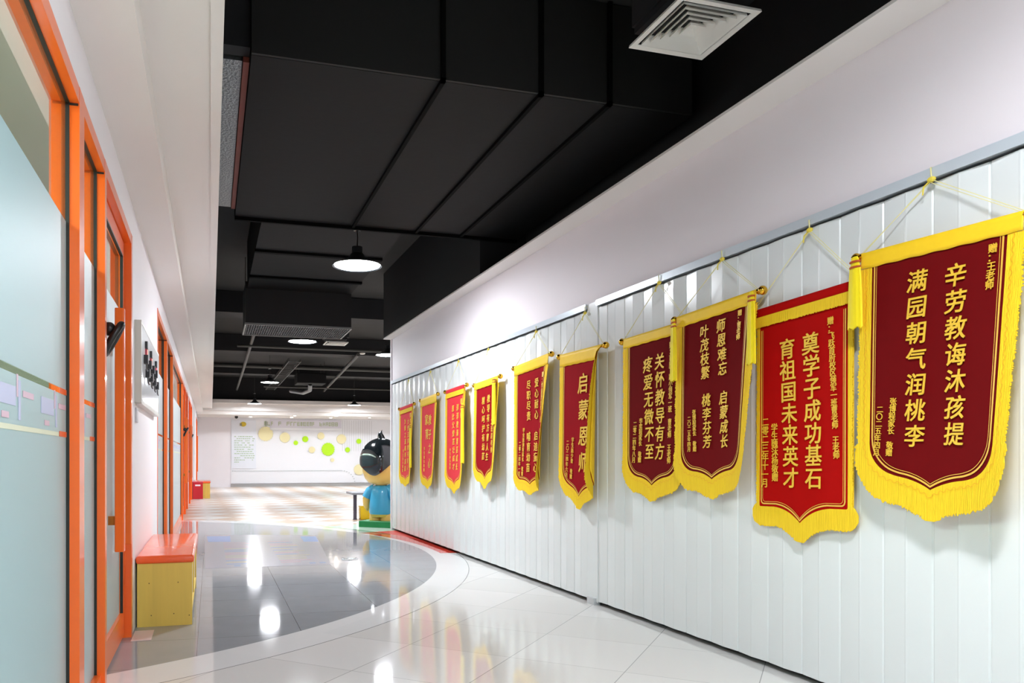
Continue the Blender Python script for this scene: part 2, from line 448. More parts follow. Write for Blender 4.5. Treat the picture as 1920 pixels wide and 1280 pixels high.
for row, z in enumerate((1.675, 1.60)):
    for q in range(4):
        y = 5.22+q*.3+row*.14
        r = empty('hook_clip', (-.412, y, z), 'small black hook clip on the white board below the coloured tags', 'clip', 'small black hook clips on the white board')
        MB().box(-.4135, -.386, y-.03, y+.03, z-.02, z+.035).build('clip', BLT, r)
        MB().tube([(-.399, y, z-.018), (-.397, y+.01, z-.055), (-.393, y+.03, z-.062)], .006, 6).build('hook', HOOK, r)
tag(MB().box(XL, -.438, 5.02, 5.12, 1.27, 1.36, bevel=.004).build('switch_plate', mat('switch_grey', '#CFCED2', .4)), 'small grey switch plate on the wall under the white board', 'switch')

# ------------------------------------------------------------ benches
def bench(y0, y1, x1, label):
    r = empty('bench', ((XL+x1)/2, (y0+y1)/2, 0), label, 'bench')
    e = MB().box(XL+.012, x1, y0, y0+.022, 0.0, .395); e.build('end_panel', YWOOD, r)
    e = MB().box(XL+.012, x1, y1-.022, y1, 0.0, .395); e.build('end_panel', YWOOD, r)
    f = MB(); f.box(x1-.035, x1-.012, y0+.022, y1-.022, .06, .36); f.build('front_panel', CREAM, r)
    f = MB(); f.box(x1-.012, x1-.002, y0+.022, y1-.022, .36, .395); f.box(x1-.012, x1-.002, y0+.022, y1-.022, .06, .09)
    f.box(x1-.012, x1-.002, (y0+y1)/2-.03, (y0+y1)/2+.03, .09, .36); f.build('front_rail', YWOOD, r)
    f = MB().box(XL+.02, x1-.03, y0+.022, y1-.022, .34, .385); f.build('seat_board', YWOOD, r)
    c = MB().box(XL+.004, x1+.012, y0-.016, y1+.016, .392, .442, bevel=.018); c.build('cushion', ORVINYL, r, smooth=True)
    w = x1-XL
    for u, z in ((.22, .27), (.76, .27), (.26, .07), (.68, .075), (.97, .06)):
        s = MB().lathe([(0, 0), (.0035, 0), (.0035, .003), (0, .003)], 10, rot=Matrix.Translation((XL+.012+u*w*.94, y0, z)) @ Matrix.Rotation(PI/2, 4, 'X'))
        s.build('screw', SCREW, r)
bench(5.03, 6.43, -.112, 'yellow wooden bench with orange cushion beside the nearest orange door')
bench(20.55, 21.9, -.015, 'yellow wooden bench with orange cushion far down the corridor beside a red box')
r = empty('extinguisher_box', (-.3, 20.4, 0), 'red fire extinguisher box on the floor in front of the far bench', 'box')
MB().box(-.44, -.19, 20.25, 20.5, 0, .42, bevel=.01).build('body', REDP, r)
MB().box(-.38, -.25, 20.246, 20.25, .33, .37).build('white_label', WHITE, r)
MB().box(-.445, -.185, 20.245, 20.505, .42, .445).build('lid', mat('pink_lid', '#DE4A5C', .35), r)

# ------------------------------------------------------------ folding partition along the right
def partition(y0, y1, label):
    r = empty('folding_partition', (WX((y0+y1)/2), (y0+y1)/2, 0), label, 'partition')
    n = int(round((y1-y0)/.112)); st = (y1-y0)/n
    prof = []
    for i in range(n+1):
        y = y0+i*st; a = -.004 if i % 2 else .004
        prof += [(y-.006, a*.92), (y-.0015, a+(.004 if a > 0 else -.001)), (y+.0015, a+(.004 if a > 0 else -.001)), (y+.006, a*.92)]
    front = [(WX(y)+a, y) for y, a in prof]; back = [(WX(y)+a+.006, y) for y, a in prof]
    b = MB(); rows = []
    for z in (.028, 2.118): rows.append([(p[0], p[1], z) for p in front])
    for z in (2.118, .028): rows.append([(p[0], p[1], z) for p in back])
    rows.append(rows[0]); b.grid(rows)
    b.build('pleated_panel', PANEL, r)
    t = MB(); t.prism([(WX(y0)-.024, y0), (WX(y1)-.024, y1), (WX(y1)+.03, y1), (WX(y0)+.03, y0)], 2.132, 2.166)
    t.prism([(WX(y0)-.026, y0), (WX(y1)-.026, y1), (WX(y1)-.022, y1), (WX(y0)-.022, y0)], 2.126, 2.168)
    t.build('top_track', RAIL, r)
    return r
partition(1.2, 4.88, 'white folding partition, the section nearest the camera behind five banners')
partition(5.03, YE-.015, 'white folding partition, the farther section ending at the wall corner')
r = empty('partition_post', (WX(4.955), 4.955, 0), 'flat white post joining the two folding partition sections', 'post')
MB().prism([(WX(4.88)-.012, 4.882), (WX(5.03)-.012, 5.028), (WX(5.03)+.02, 5.028), (WX(4.88)+.02, 4.882)], .02, 2.164).build('post', PANEL, r)
MB().prism([(WX(4.9)-.03, 4.9), (WX(5.0)-.03, 5.0), (WX(5.0)+.02, 5.0), (WX(4.9)+.02, 4.9)], 0.0, .05).build('foot', mat('post_foot', '#C8CBCC', .4), r)
# the wall in front of the first section, behind the camera
partition(-7.1, 1.17, 'white folding partition section beside the camera, outside the picture')

# ------------------------------------------------------------ award banners
GL = {}
_dg = None
def glyph(ch):
    if ch in GL: return GL[ch]
    cu = bpy.data.curves.new('glyph', 'FONT'); cu.body = ch; cu.size = 1.0; cu.align_x = 'CENTER'
    cu.resolution_u = 3; cu.fill_mode = 'FRONT'
    o = bpy.data.objects.new('glyph', cu); C.objects.link(o)
    bpy.context.view_layer.update()
    dg = bpy.context.evaluated_depsgraph_get()
    me = bpy.data.meshes.new_from_object(o.evaluated_get(dg))
    V = np.array([v.co[:2] for v in me.vertices]) if len(me.vertices) else np.zeros((0, 2))
    F = [tuple(p.vertices) for p in me.polygons]
    bpy.data.objects.remove(o); bpy.data.curves.remove(cu); bpy.data.meshes.remove(me)
    if len(V):
        # embolden: push the outline outwards
        cnt = {}
        for f in F:
            for p, q in zip(f, f[1:]+f[:1]):
                cnt[(p, q)] = cnt.get((p, q), 0)+1
        area = sum(0.5*sum(V[p][0]*V[q][1]-V[q][0]*V[p][1] for p, q in zip(f, f[1:]+f[:1])) for f in F)
        sg = 1 if area > 0 else -1
        off = np.zeros_like(V)
        for (p, q) in cnt:
            if (q, p) in cnt: continue
            t = V[q]-V[p]; l = np.hypot(*t)
            if l < 1e-9: continue
            nn = np.array([t[1], -t[0]])/l*sg
            off[p] += nn; off[q] += nn
        l = np.linalg.norm(off, axis=1)[:, None]; off = np.where(l > 1e-6, off/np.maximum(l, 1e-6), 0)
        V = V+off*.016-np.array([0.0, .36])
    GL[ch] = (V, F)
    return GL[ch]

class Banner:
    def __init__(s, name, label, yl, ztl, ztr, w, L, tip, r, cloth, top='yellow', off=.0, curl=0.0, s0=.3, cp=1.5, cq=1.2, lean=0.0, bx=0.0, band=.055, fl=.082, side=.052):
        s.yl, s.ztl, s.ztr, s.w, s.L, s.tip, s.r = yl, ztl, ztr, w, L, tip, r
        s.off = off; s.lean = lean; s.bx = bx
        s.root = empty('award_banner', (2.675-.0165*(yl-w/2), yl-w/2, ztl), label, 'banner', None)
        s.cloth, s.top, s.band, s.fl, s.side = cloth, top, band, fl, side
        # warp table: rows of depth, columns of s
        s.S = np.linspace(-.25, w+.25, 200); s.D = np.linspace(-.12, L+.3, 60)
        ds = s.S[1]-s.S[0]
        i0 = int(np.argmin(np.abs(s.S)))
        s.TY = np.zeros((60, 200)); s.TX = np.zeros((60, 200)); s.TP = np.zeros((60, 200))
        for i, d in enumerate(s.D):
            t = max(0., min(1.15, d/L))
            q = np.clip((s.S/w-s0)/(1-s0), 0, None); q = np.minimum(q, 1.25)
            phi = curl*(t**cq)*q**cp + .02*np.sin(s.S/w*7+d*5)*min(1, t*3)
            TY = np.cumsum(np.cos(phi))*ds; TX = np.cumsum(np.sin(phi))*ds
            s.TY[i] = TY-TY[i0]; s.TX[i] = TX-TX[i0]; s.TP[i] = phi
    def _bil(s, T, a, d):
        fi = np.clip((d-s.D[0])/(s.D[1]-s.D[0]), 0, 58.999); fj = np.clip((a-s.S[0])/(s.S[1]-s.S[0]), 0, 198.999)
        i = fi.astype(int); j = fj.astype(int); u = fi-i; v = fj-j
        return T[i, j]*(1-u)*(1-v)+T[i+1, j]*u*(1-v)+T[i, j+1]*(1-u)*v+T[i+1, j+1]*u*v
    def P(s, a, d, n=0.0):
        a = np.asarray(a, float); d = np.asarray(d, float); n = np.asarray(n, float)
        dy = s._bil(s.TY, a, d); dx = s._bil(s.TX, a, d); ph = s._bil(s.TP, a, d)
        y = s.yl-dy-s.lean*d
        x = 2.675+s.bx-.0165*y-s.off*np.clip(d/s.L, 0, 1.2)-dx
        x = x-n*np.cos(ph); y = y+n*np.sin(ph)
        z = s.ztl+(s.ztr-s.ztl)*(a/s.w)-d
        return np.stack([x, y, z], -1)
    def bot(s, a):
        q = np.abs(np.asarray(a, float)/s.w-.5)*2      # 0 centre .. 1 edge
        b = np.full_like(q, s.L)
        rr = s.r/(s.w/2)
        t = np.clip((q-(1-rr))/rr, 0, 1)
        b = b-s.r*.9*(1-np.sqrt(np.clip(1-t*t, 0, 1)))
        u = np.clip(1-q/.62, 0, 1)
        return b+s.tip*(.35*u**1.2+.65*u**2.6)
    def mesh(s, name, V, F, m, parent, smooth=False, solid=0):
        me = bpy.data.meshes.new(name); me.from_pydata([tuple(v) for v in V], [], F); me.materials.append(m)
        if smooth:
            for p in me.polygons: p.use_smooth = True
        o = bpy.data.objects.new(name, me); C.objects.link(o); o.parent = parent
        o.matrix_parent_inverse = Matrix.Translation(-s.root.location) if parent is s.root else Matrix()
        if solid:
            md = o.modifiers.new('solid', 'SOLIDIFY'); md.thickness = solid; md.offset = 0
        return o
    def sheet(s, name, m, n, a0, a1, d0f, d1f, na, nd, smooth=True, solid=0, parent=None):
        A = np.linspace(a0, a1, na); T = np.linspace(0, 1, nd)
        AA, TT = np.meshgrid(A, T)
        D0 = d0f(AA); D1 = d1f(AA)
        V = s.P(AA, D0+(D1-D0)*TT, n).reshape(-1, 3)
        F = [(i*na+j, i*na+j+1, (i+1)*na+j+1, (i+1)*na+j) for i in range(nd-1) for j in range(na-1)]
        return s.mesh(name, V, F, m, parent or s.root, smooth, solid)
    def outline(s, inset, top):
        """points (a, d) down the left edge, along the bottom, up the right edge, inset inwards"""
        A = np.linspace(inset, s.w-inset, 161)
        q = s.w/(s.w-2*inset)
        bt = s.bot((A-s.w/2)*q+s.w/2)-inset
        pts = [(inset, d) for d in np.linspace(top, bt[0], 60)[:-1]]+list(zip(A, bt))+[(s.w-inset, d) for d in np.linspace(bt[-1], top, 60)[1:]]
        return np.array(pts)
    def strip(s, name, m, pts, a, b, n, parent, jag=0, solid=0.0, down=0.0, dn=0.0, bs=None):
        t = np.gradient(pts, axis=0); t /= np.linalg.norm(t, axis=1)[:, None]+1e-9
        nrm = np.stack([-t[:, 1], t[:, 0]], 1)          # outward (left side: -a ; bottom: +d)
        if down:
            wgt = np.clip(nrm[:, 1], 0, 1)[:, None]
            nrm = nrm+wgt*np.array([[0, down]]); nrm /= np.linalg.norm(nrm, axis=1)[:, None]
        rng = np.random.RandomState(int(abs(s.yl)*100)); N = len(pts)
        j = (rng.rand(N)-.5)*2*jag
        b = b+(bs-b)*(1-np.clip(nrm[:, 1], 0, 1)) if bs is not None else np.full(N, b)
        if jag:
            e = np.interp(np.arange(N), np.arange(0, N, 9), (np.random.RandomState(5).rand(len(np.arange(0, N, 9)))-.5)*jag)
            outs = [pts+nrm*a, pts+nrm*((a+(b-a)*.5)[:, None]), pts+nrm*((b+j+e)[:, None])]
        else: outs = [pts+nrm*a, pts+nrm*b[:, None]]
        V = []
        for k, o_ in enumerate(outs): V.append(s.P(o_[:, 0], o_[:, 1], n-dn*k))
        V = np.concatenate(V); F = []
        for k in range(len(outs)-1):
            for i in range(N-1): F.append((k*N+i, k*N+i+1, (k+1)*N+i+1, (k+1)*N+i))
        return s.mesh(name, V, F, m, parent, False, solid)
    def build(s):
        w, L = s.w, s.L; R = s.root
        zero = lambda A: np.full_like(A, 0.0)
        s.sheet('velvet', s.cloth, 0.0, 0, w, lambda A: zero(A)+.012, s.bot, 97, 97, solid=.002)
        s.sheet('lining', YBAND, -.005, -.002, w+.014, lambda A: zero(A)+.012, lambda A: s.bot(A)-.002, 33, 33, solid=.002)
        o = s.outline(0, s.band if s.top == 'yellow' else .05)
        seg = np.concatenate([[0], np.cumsum(np.linalg.norm(np.diff(o, axis=0), axis=1))])
        N = 620
        u = np.linspace(0, seg[-1], N)
        fine = np.stack([np.interp(u, seg, o[:, 0]), np.interp(u, seg, o[:, 1])], 1)
        # smooth the cusp normals a little
        fr = s.strip('fringe', YFRINGE, fine, -.010, s.fl, .003, R, jag=.006 if s.side > .03 else .004, solid=.002, down=.8, dn=.001, bs=s.side)
        zz = fine.copy()
        t = np.gradient(fine, axis=0); t /= np.linalg.norm(t, axis=1)[:, None]+1e-9
        nr = np.stack([-t[:, 1], t[:, 0]], 1)
        if s.r > .05:
            zz = fine+nr*(.014+.005*np.sin(u/.016*PI))[:, None]
            s.strip('braid', BRAID, zz, -.0009, .0009, .0075, fr)
        if s.top == 'yellow':
            top0 = s.band
        else: top0 = s.band+.045
        s.strip('gold_border', GOLDL, s.outline(.024, top0), -.0035, .0035, .0045, R)
        s.strip('gold_border', GOLDL, s.outline(.034, top0), -.0012, .0012, .0045, R)
        # top band folded round the rod
        side = min(s.side, .05)*.85
        if s.top == 'yellow':
            s.sheet('top_band', YBAND, .006, -side, w+side, lambda A: zero(A)-.012, lambda A: zero(A)+s.band+.0015*np.sin(A*60), 90, 5, solid=.003)
        else:
            s.sheet('red_sleeve', s.cloth, .006, -.012, w+.012, lambda A: zero(A)-.012, lambda A: zero(A)+s.band*.6, 40, 4, solid=.003)
            A = np.linspace(-.02, w+.02, 200)
            V = np.concatenate([s.P(A, zeroa+s.band*.55, .008) for zeroa in (np.zeros(200),)]+[s.P(A, np.zeros(200)+s.band*.55+.05+.005*np.random.RandomState(3).rand(200), .009)])
            s.mesh('top_fringe', V, [(i, i+1, 201+i, 200+i) for i in range(199)], YFRINGE, R, False, .003)
        e = .052
        p0 = s.P(-e, 0.0, -.004); p1 = s.P(w+e, 0.0, -.004)
        rod = MB(); rod.tube([p0, p1], .009, 12); rod.build('rod', KNOB, R, smooth=True)
        for p, sg in ((p0, 1), (p1, -1)):
            k = MB(); M_ = Matrix.Translation(Vector(p)) @ Matrix.Rotation(-PI/2*sg, 4, 'X')
            k.lathe([(0, -.012), (.013, -.012), (.016, -.006), (.013, 0), (.012, .006), (.020, .012), (.024, .022), (.021, .033), (.012, .041), (0, .044)], 18, rot=M_)
            k.build('rod_knob', KNOB, R, smooth=True)
        return s
    def cord(s, ykn, zkn):
        xk = WX(ykn)-.03
        c = MB()
        pa = s.P(-.06, 0.0, -.004); pb = s.P(s.w+.06, 0.0, -.004); k = Vector((xk, ykn, zkn))
        for p in (pa, pb):
            c.tube([Vector(p), k], .0016, 5); c.tube([Vector(p)+Vector((0, .012, 0)), k+Vector((0, .004, -.01))], .0014, 5)
        c.tube([k, k+Vector((-.004, 0, .045)), k+Vector((.02, 0, .047))], .003, 6)
        c.build('hanging_cord', CORD, s.root)
        b = MB(); b.ball(k, .012, 10, (1, 1.5, .9)); b.tube([k, k+Vector((-.004, .03, -.02)), k+Vector((-.003, .035, -.05))], .003, 5)
        b.build('knot', mat('knot_yellow', '#E8D24A', .7), s.root)
        return s
    def text(s, cols, name='lettering', bold=1.0):
        for txt, s_a, s_b, z_a, z_b, asp, ital in cols:
            V = []; F = []
            n = len(txt); pitch = abs(z_b-z_a)/max(1, n-1); size = pitch*asp
            for i, ch in enumerate(txt):
                if ch in ' 　':
                    if V: s.mesh(name, V, F, GOLDT, s.root, False, .002)
                    V = []; F = []
                    continue
                gv, gf = glyph(ch)
                if not len(gv): continue
                t = i/max(1, n-1)
                ca = s_a+(s_b-s_a)*t
                zz = z_a+(z_b-z_a)*t
                da = (s.ztl+(s.ztr-s.ztl)*ca/s.w)-zz
                g = gv.copy(); g[:, 0] += ital*g[:, 1]
                a = ca+g[:, 0]*size*bold; d = da-(g[:, 1]+.12*ital*g[:, 0])*size
                nb = len(V); pts = s.P(a, d, .0075); V.extend(pts.tolist())
                F.extend([tuple(q+nb for q in f) for f in gf])
            s.mesh(name, V, F, GOLDT, s.root, False, .002)
        return s
    def tassel(s, a, d0, ln, wd=.03, n=.03, cord=False):
        p = Vector(s.P(a, d0, n))
        r = MB()
        N = 18
        rows = [(0, .35), (.012, .55), (.03, .62), (.05, .8), (ln*.5, .98), (ln, 1.08)]
        P_ = []
        for dz, k in rows:
            ring = []
            for i in range(N+1):
                an = 2*PI*i/N; rip = 1+.10*math.cos(9*an)
                ring.append((p.x+.011*k*rip*math.cos(an), p.y+wd*k*rip*math.sin(an), p.z-dz+(.006*math.cos(5*an) if dz == ln else 0)))
            P_.append(ring)
        r.grid(P_); bm = r.bm
        o = r.build('tassel', YTASSEL, s.root, smooth=True)
        h = MB()
        for dz in (.022, .045): h.lathe([(.0, -.004), (1.0, -.004), (1.08, 0), (1.0, .004), (.0, .004)], 16, p.x, p.y, p.z-dz, .0125, wd*.82)
        h.build('tassel_band', mat('tassel_band_red', '#B8501E', .5), o)
        if cord:
            c = MB(); q = Vector(s.P(s.w+.05, 0.0, .0))
            c.tube([q, p], .004, 6); c.build('tassel_cord', mat('tassel_cord', '#D9A41E', .6), o)
        return s

def col(t, s_a, s_b, z_a, z_b, asp=.98, ital=.10): return (t, s_a, s_b, z_a, z_b, asp, ital)
# nearest the camera first
b = Banner('a', 'dark maroon gold-lettered banner with yellow fringe, nearest the camera, at the right edge', 2.542, 1.892, 1.873, .573, .918, .048, .15, MAROON, fl=.108, off=.018, curl=.46, s0=.45, cp=1.3, cq=1.1).build()
b.text([col('辛劳教诲沐孩提', .378, .388, 1.719, 1.136, .92), col('满园朝气润桃李', .222, .217, 1.731, 1.133, .90)])
b.text([col('赠：王老师', .516, .510, 1.782, 1.655, 1.1, 0), col('张博程家长　敬赠', .122, .106, 1.274, 1.071, 1.1, 0), col('二〇二五年四月', .062, .048, 1.246, 1.072, 1.08, 0)], 'small_lettering')
b.cord(2.293, 2.12).tassel(-.05, .0, .30, .032)
b = Banner('b', 'scarlet banner with a straight fringed red top between two maroon banners near the camera', 3.235, 1.783, 1.801, .562, .985, .075, .02, SCARLET, top='red', off=.005, bx=.034, side=.014, fl=.085).build()
b.text([col('奠学子成功基石', .343, .366, 1.574, .956, 1.02, 0), col('育祖国未来英才', .199, .224, 1.568, .953, 1.0, 0)])
b.text([col('赠：飞跃首府校区领军一班曹老师　王老师', .459, .494, 1.660, 1.062, 1.12, 0), col('学生魏沐杨敬赠', .115, .120, 1.196, .955, 1.1, 0), col('二零二三年十一月', .055, .051, 1.227, .925, 1.1, 0)], 'small_lettering')
b.cord(2.902, 2.10)
b = Banner('c', 'dark maroon banner with tassels at both rod ends, overlapping the maroon banner behind it', 3.829, 1.856, 1.876, .578, .895, .048, .13, MAROON, fl=.10, off=.012, curl=.46, s0=.5, cp=1.3, cq=1.1).build()
b.text([col('师恩难忘　启蒙成长', .355, .400, 1.751, 1.137, .98), col('叶茂枝繁　桃李芬芳', .217, .248, 1.742, 1.137, .98)])
b.text([col('赠：曹老师', .505, .498, 1.793, 1.671, 1.1, 0), col('张博程家长　敬赠', .132, .140, 1.304, 1.099, 1.1, 0), col('二〇二五年四月', .090, .090, 1.270, 1.098, 1.05, 0)], 'small_lettering')
b.cord(3.514, 2.118).tassel(-.035, .0, .36, .026).tassel(.578+.035, .0, .36, .028)
b = Banner('d', 'dark maroon banner half tucked behind the tasselled maroon banner', 4.46, 1.823, 1.833, .584, .905, .055, .14, MAROON, fl=.095, off=.005, bx=.034, curl=.1).build()
b.text([col('关怀教导有方', .375, .383, 1.637, 1.087, .95), col('疼爱无微不至', .248, .266, 1.630, 1.088, .95)])
b.text([col('赠：首府飞跃小领军一班　曹老师　王老师', .495, .485, 1.722, 1.034, 1.1, 0), col('李奕程家长　敬赠', .171, .155, 1.284, 1.037, 1.1, 0), col('二零二四年八月', .105, .088, 1.265, 1.036, 1.05, 0)], 'small_lettering')
b.cord(4.097, 2.12)
b = Banner('e', 'light-brightened crimson banner with one column of four large characters and a broad curled yellow edge', 5.314, 1.827, 1.821, .555, .99, .080, .16, CRIMSON_LIT, off=.012, curl=1.2, s0=.87, cp=.45, cq=.32, band=.085).build()
b.text([col('启蒙恩师', .330, .345, 1.585, 1.015, .80)])
b.text([col('学生赵少奇　敬赠', .179, .158, 1.182, .911, 1.0, 0), col('二〇二四年六月', .101, .085, 1.163, .922, 1.0, 0)], 'small_lettering')
b.cord(5.027, 2.104)
b = Banner('f', 'light-brightened crimson banner with two dense columns of gold characters left of the curled crimson banner', 6.195, 1.839, 1.866, .60, .99, .045, .10, CRIMSON_LIT, off=.008, curl=.72, s0=.74, cp=.6, cq=.9, band=.075).build()
b.text([col('爱心耐心　启迪童心', .425, .412, 1.666, .969, .92, 0), col('尽职尽责　哺育幼苗', .270, .265, 1.661, .967, .92, 0)])
b.text([col('赠：学前班领军三班　曹老师', .560, .545, 1.72, 1.174, 1.05, 0), col('毕业班涵程家长　敬赠', .170, .144, 1.285, .914, 1.0, 0), col('二零二四年一月', .092, .080, 1.170, .912, 1.0, 0)], 'small_lettering')
b.cord(5.86, 2.10)
b = Banner('g', 'light-brightened crimson banner with slim yellow right tassel, fourth from the far end of the row', 7.205, 1.780, 1.799, .55, .885, .075, .12, CRIMSON_LIT, off=.015, curl=.30, s0=.5).build()
b.text([col('教导有方育人生', .365, .340, 1.614, 1.061, .86), col('精心呵护有幼苗', .228, .234, 1.604, 1.066, .86)])
b.text([col('二班赵老师', .470, .49, 1.390, 1.125, .95, 0)], 'small_lettering')
b.cord(6.95, 2.10).tassel(.545, .0, .44, .042)
b = Banner('h', 'bright red banner with a long yellow tassel on its right, third from the far end', 8.140, 1.791, 1.805, .57, .995, .06, .13, BRIGHT, top='red', off=.01, curl=.22, s0=.4).build()
b.text([col('谆谆教诲育苗成长', .388, .395, 1.586, .956, .9), col('恩比父爱茁壮成才', .240, .272, 1.584, .954, .85)])
b.text([col('学生家长敬赠', .149, .149, 1.134, .939, .9, 0), col('赠老师', .515, .52, 1.645, 1.50, .9, 0)], 'small_lettering')
b.cord(7.83, 2.09).tassel(.57+.055, .19, .62, .042, cord=True)
b = Banner('i', 'bright red banner with deep yellow top and four large characters, second from far end', 9.132, 1.767, 1.788, .575, .975, .05, .13, BRIGHT, off=.01, curl=.25, s0=.4, band=.09).build()
b.text([col('教子之心', .377, .380, 1.502, .986, .75)])
b.text([col('家育', .238, .252, 1.509, 1.337, .8, 0), col('学生家长敬赠', .150, .139, 1.161, .901, .85, 0)], 'small_lettering')
b.cord(8.86, 2.09)
b = Banner('j', 'bright red banner with dense small characters, last one at the far end of the row', 10.169, 1.723, 1.744, .60, .945, .045, .12, BRIGHT, top='red', off=.01, curl=.2, s0=.4).build()
b.text([col('大爱无声教书育人', .435, .45, 1.527, .924, .9), col('为师之道桃李满园', .279, .300, 1.535, .908, .9)])
b.text([col('学生家长敬赠', .189, .169, 1.139, .880, .9, 0), col('赠老师', .545, .55, 1.605, 1.46, .9, 0)], 'small_lettering')
b.cord(9.86, 2.08).tassel(.60+.055, .26, .56, .040, cord=True)

# ------------------------------------------------------------ pendant lamps
def lamp_proto():
    r = empty('pendant_lamp', (0, 0, 0))
    MB().lathe([(.0, .115), (.055, .115), (.06, .11), (.085, .075), (.215, .012), (.226, 0.0), (.222, 0.002), (.2, .014), (.08, .07), (0, .075)], 40).build('lamp_shade', SHADE, r, smooth=True)
    MB().lathe([(0, .003), (.08, .003), (.15, .004), (.205, .006), (.212, .010), (0, .012)], 40).build('lens', LENS, r, smooth=True)
    hs = MB()
    for k in range(8): hs.lathe([(0, .115+k*.008), (.05, .115+k*.008), (.05, .12+k*.008), (.036, .12+k*.008), (.036, .123+k*.008), (0, .123+k*.008)], 20)
    hs.build('heat_sink', SHADE, r)
    MB().tube([(0, 0, .18), (.004, 0, .26), (0, 0, .335)], .006, 8).build('cord', BLKPL, r)
    MB().tube([(-.03, 0, .325), (0, 0, .338), (.03, 0, .330)], .006, 8).build('hook', STEEL, r)
    return r
LP = [((1.30, 6.94, 2.815), 'bright pendant lamp hanging from the big duct, nearest and largest of the row'),
      ((1.379, 12.00, 2.86), 'bright pendant lamp hanging just beyond the ceiling air unit'),
      ((1.373, 18.72, 2.86), 'bright pendant lamp over the hall, third along the row from the duct'),
      ((1.366, 25.20, 2.79), 'small bright pendant lamp before the white lowered ceiling, above the far board'),
      ((4.62, 25.20, 2.80), 'small bright pendant lamp before the white lowered ceiling, above the statue'),
      ((3.02, 13.17, 2.86), 'bright pendant lamp half hidden by the corner of the banner wall')]
UN = 'unseen pendant lamps added as fill, continuing the same rows outside the picture'
LP += [((1.26, 1.0, 2.86), UN), ((1.26, -4.6, 2.86), UN), ((4.6, 18.7, 2.86), UN), ((7.8, 18.7, 2.86), UN), ((7.8, 25.2, 2.8), UN), ((7.6, 13.2, 2.86), UN)]  # unseen lamps added for fill light behind the camera and in the hall
proto = lamp_proto()
for i, (p, lab) in enumerate(LP):
    if i == 0:
        proto.location = p; tag(proto, lab, 'lamp', 'pendant lamps'); o = proto
    else:
        o = copy_thing(proto, p, lab)
# rods that carry the lamps which hang clear of the ducts
for p, lab in LP[1:]:
    t = MB().tube([(p[0], p[1], p[2]+.33), (p[0], p[1], 3.76)], .006, 6)
    tag(t.build('hanging_rod', PIPE), 'thin dark rod that carries a pendant lamp from the black ceiling', 'rod', 'rods above the pendant lamps')

# ------------------------------------------------------------ ducts and services under the black ceiling
r = empty('cross_duct', (1.35, 5.45, 3.15), 'wide dark grey air duct crossing the corridor overhead, with raised seams', 'duct')
MB().box(.205, 2.84, 4.075, 6.83, 3.15, 3.74).build('duct_body', DARK, r)
MB().box(.205, 2.84, 4.055, 4.075, 3.152, 3.74).build('front_face', DUCTB, r)
for x in (1.24, 1.83, 2.27):
    s = MB(); s.box(x-.012, x+.012, 4.03, 6.84, 3.128, 3.152); s.box(x-.012, x+.012, 4.03, 4.056, 3.128, 3.74); s.build('seam_flange', SEAM, r)
MB().box(.2, 2.84, 6.83, 6.86, 3.12, 3.74).build('end_flange', SEAM, r)
r = empty('foil_duct', (.12, 5.4, 3.2), 'narrow foil-wrapped duct squeezed between the white soffit edge and the big duct', 'duct')
MB().box(.052, .165, 4.25, 6.75, 3.2, 3.5).build('foil_wrap', FOIL, r)
MB().box(.168, .2, 4.2, 6.7, 3.17, 3.5).build('rust_strip', RUST, r)
MB().box(.052, .2, 4.1, 4.2, 3.2, 3.74).build('front_cap', BLACK, r)
r = empty('long_duct', (1.1, 8.3, 3.17), 'dark grey air duct running along the corridor from the big duct to the air unit', 'duct')
MB().box(.437, 1.74, 6.87, 9.74, 3.16, 3.74).build('duct_body', DARK, r)
for y in (7.92, 9.05):
    MB().box(.43, 1.75, y-.03, y+.03, 3.135, 3.165).build('seam_flange', SEAM, r)
r = empty('air_unit', (1.08, 10.1, 2.71), 'black box-shaped air unit with a perforated grille underneath, hanging over the corridor', 'air conditioner')
MB().box(.42, 1.75, 9.76, 10.6, 2.735, 3.25).build('housing', BLACK, r)
e = MB(); e.box(.41, 1.76, 9.75, 9.77, 2.71, 2.735); e.box(.41, .43, 9.77, 10.61, 2.71, 2.735); e.box(1.74, 1.76, 9.77, 10.61, 2.71, 2.735); e.box(.41, 1.76, 10.6, 10.62, 2.71, 2.735)
e.build('edge_strip', mat('edge_strip', '#7C7C7A', .4, .5), r)
g = MB()
for k in range(44): g.box(.44+k*.0296, .452+k*.0296, 9.78, 10.6, 2.72, 2.732)
for k in range(6): g.box(.43, 1.74, 9.9+k*.12, 9.91+k*.12, 2.716, 2.73)
g.build('grille', mat('grille_grey', '#55585A', .5, .3), r)
for x, y in ((.45, 9.8), (1.7, 9.8), (.45, 10.55), (1.7, 10.55)):
    MB().tube([(x, y, 3.2), (x, y, 3.76)], .006, 6).build('hanger', PIPE, r)
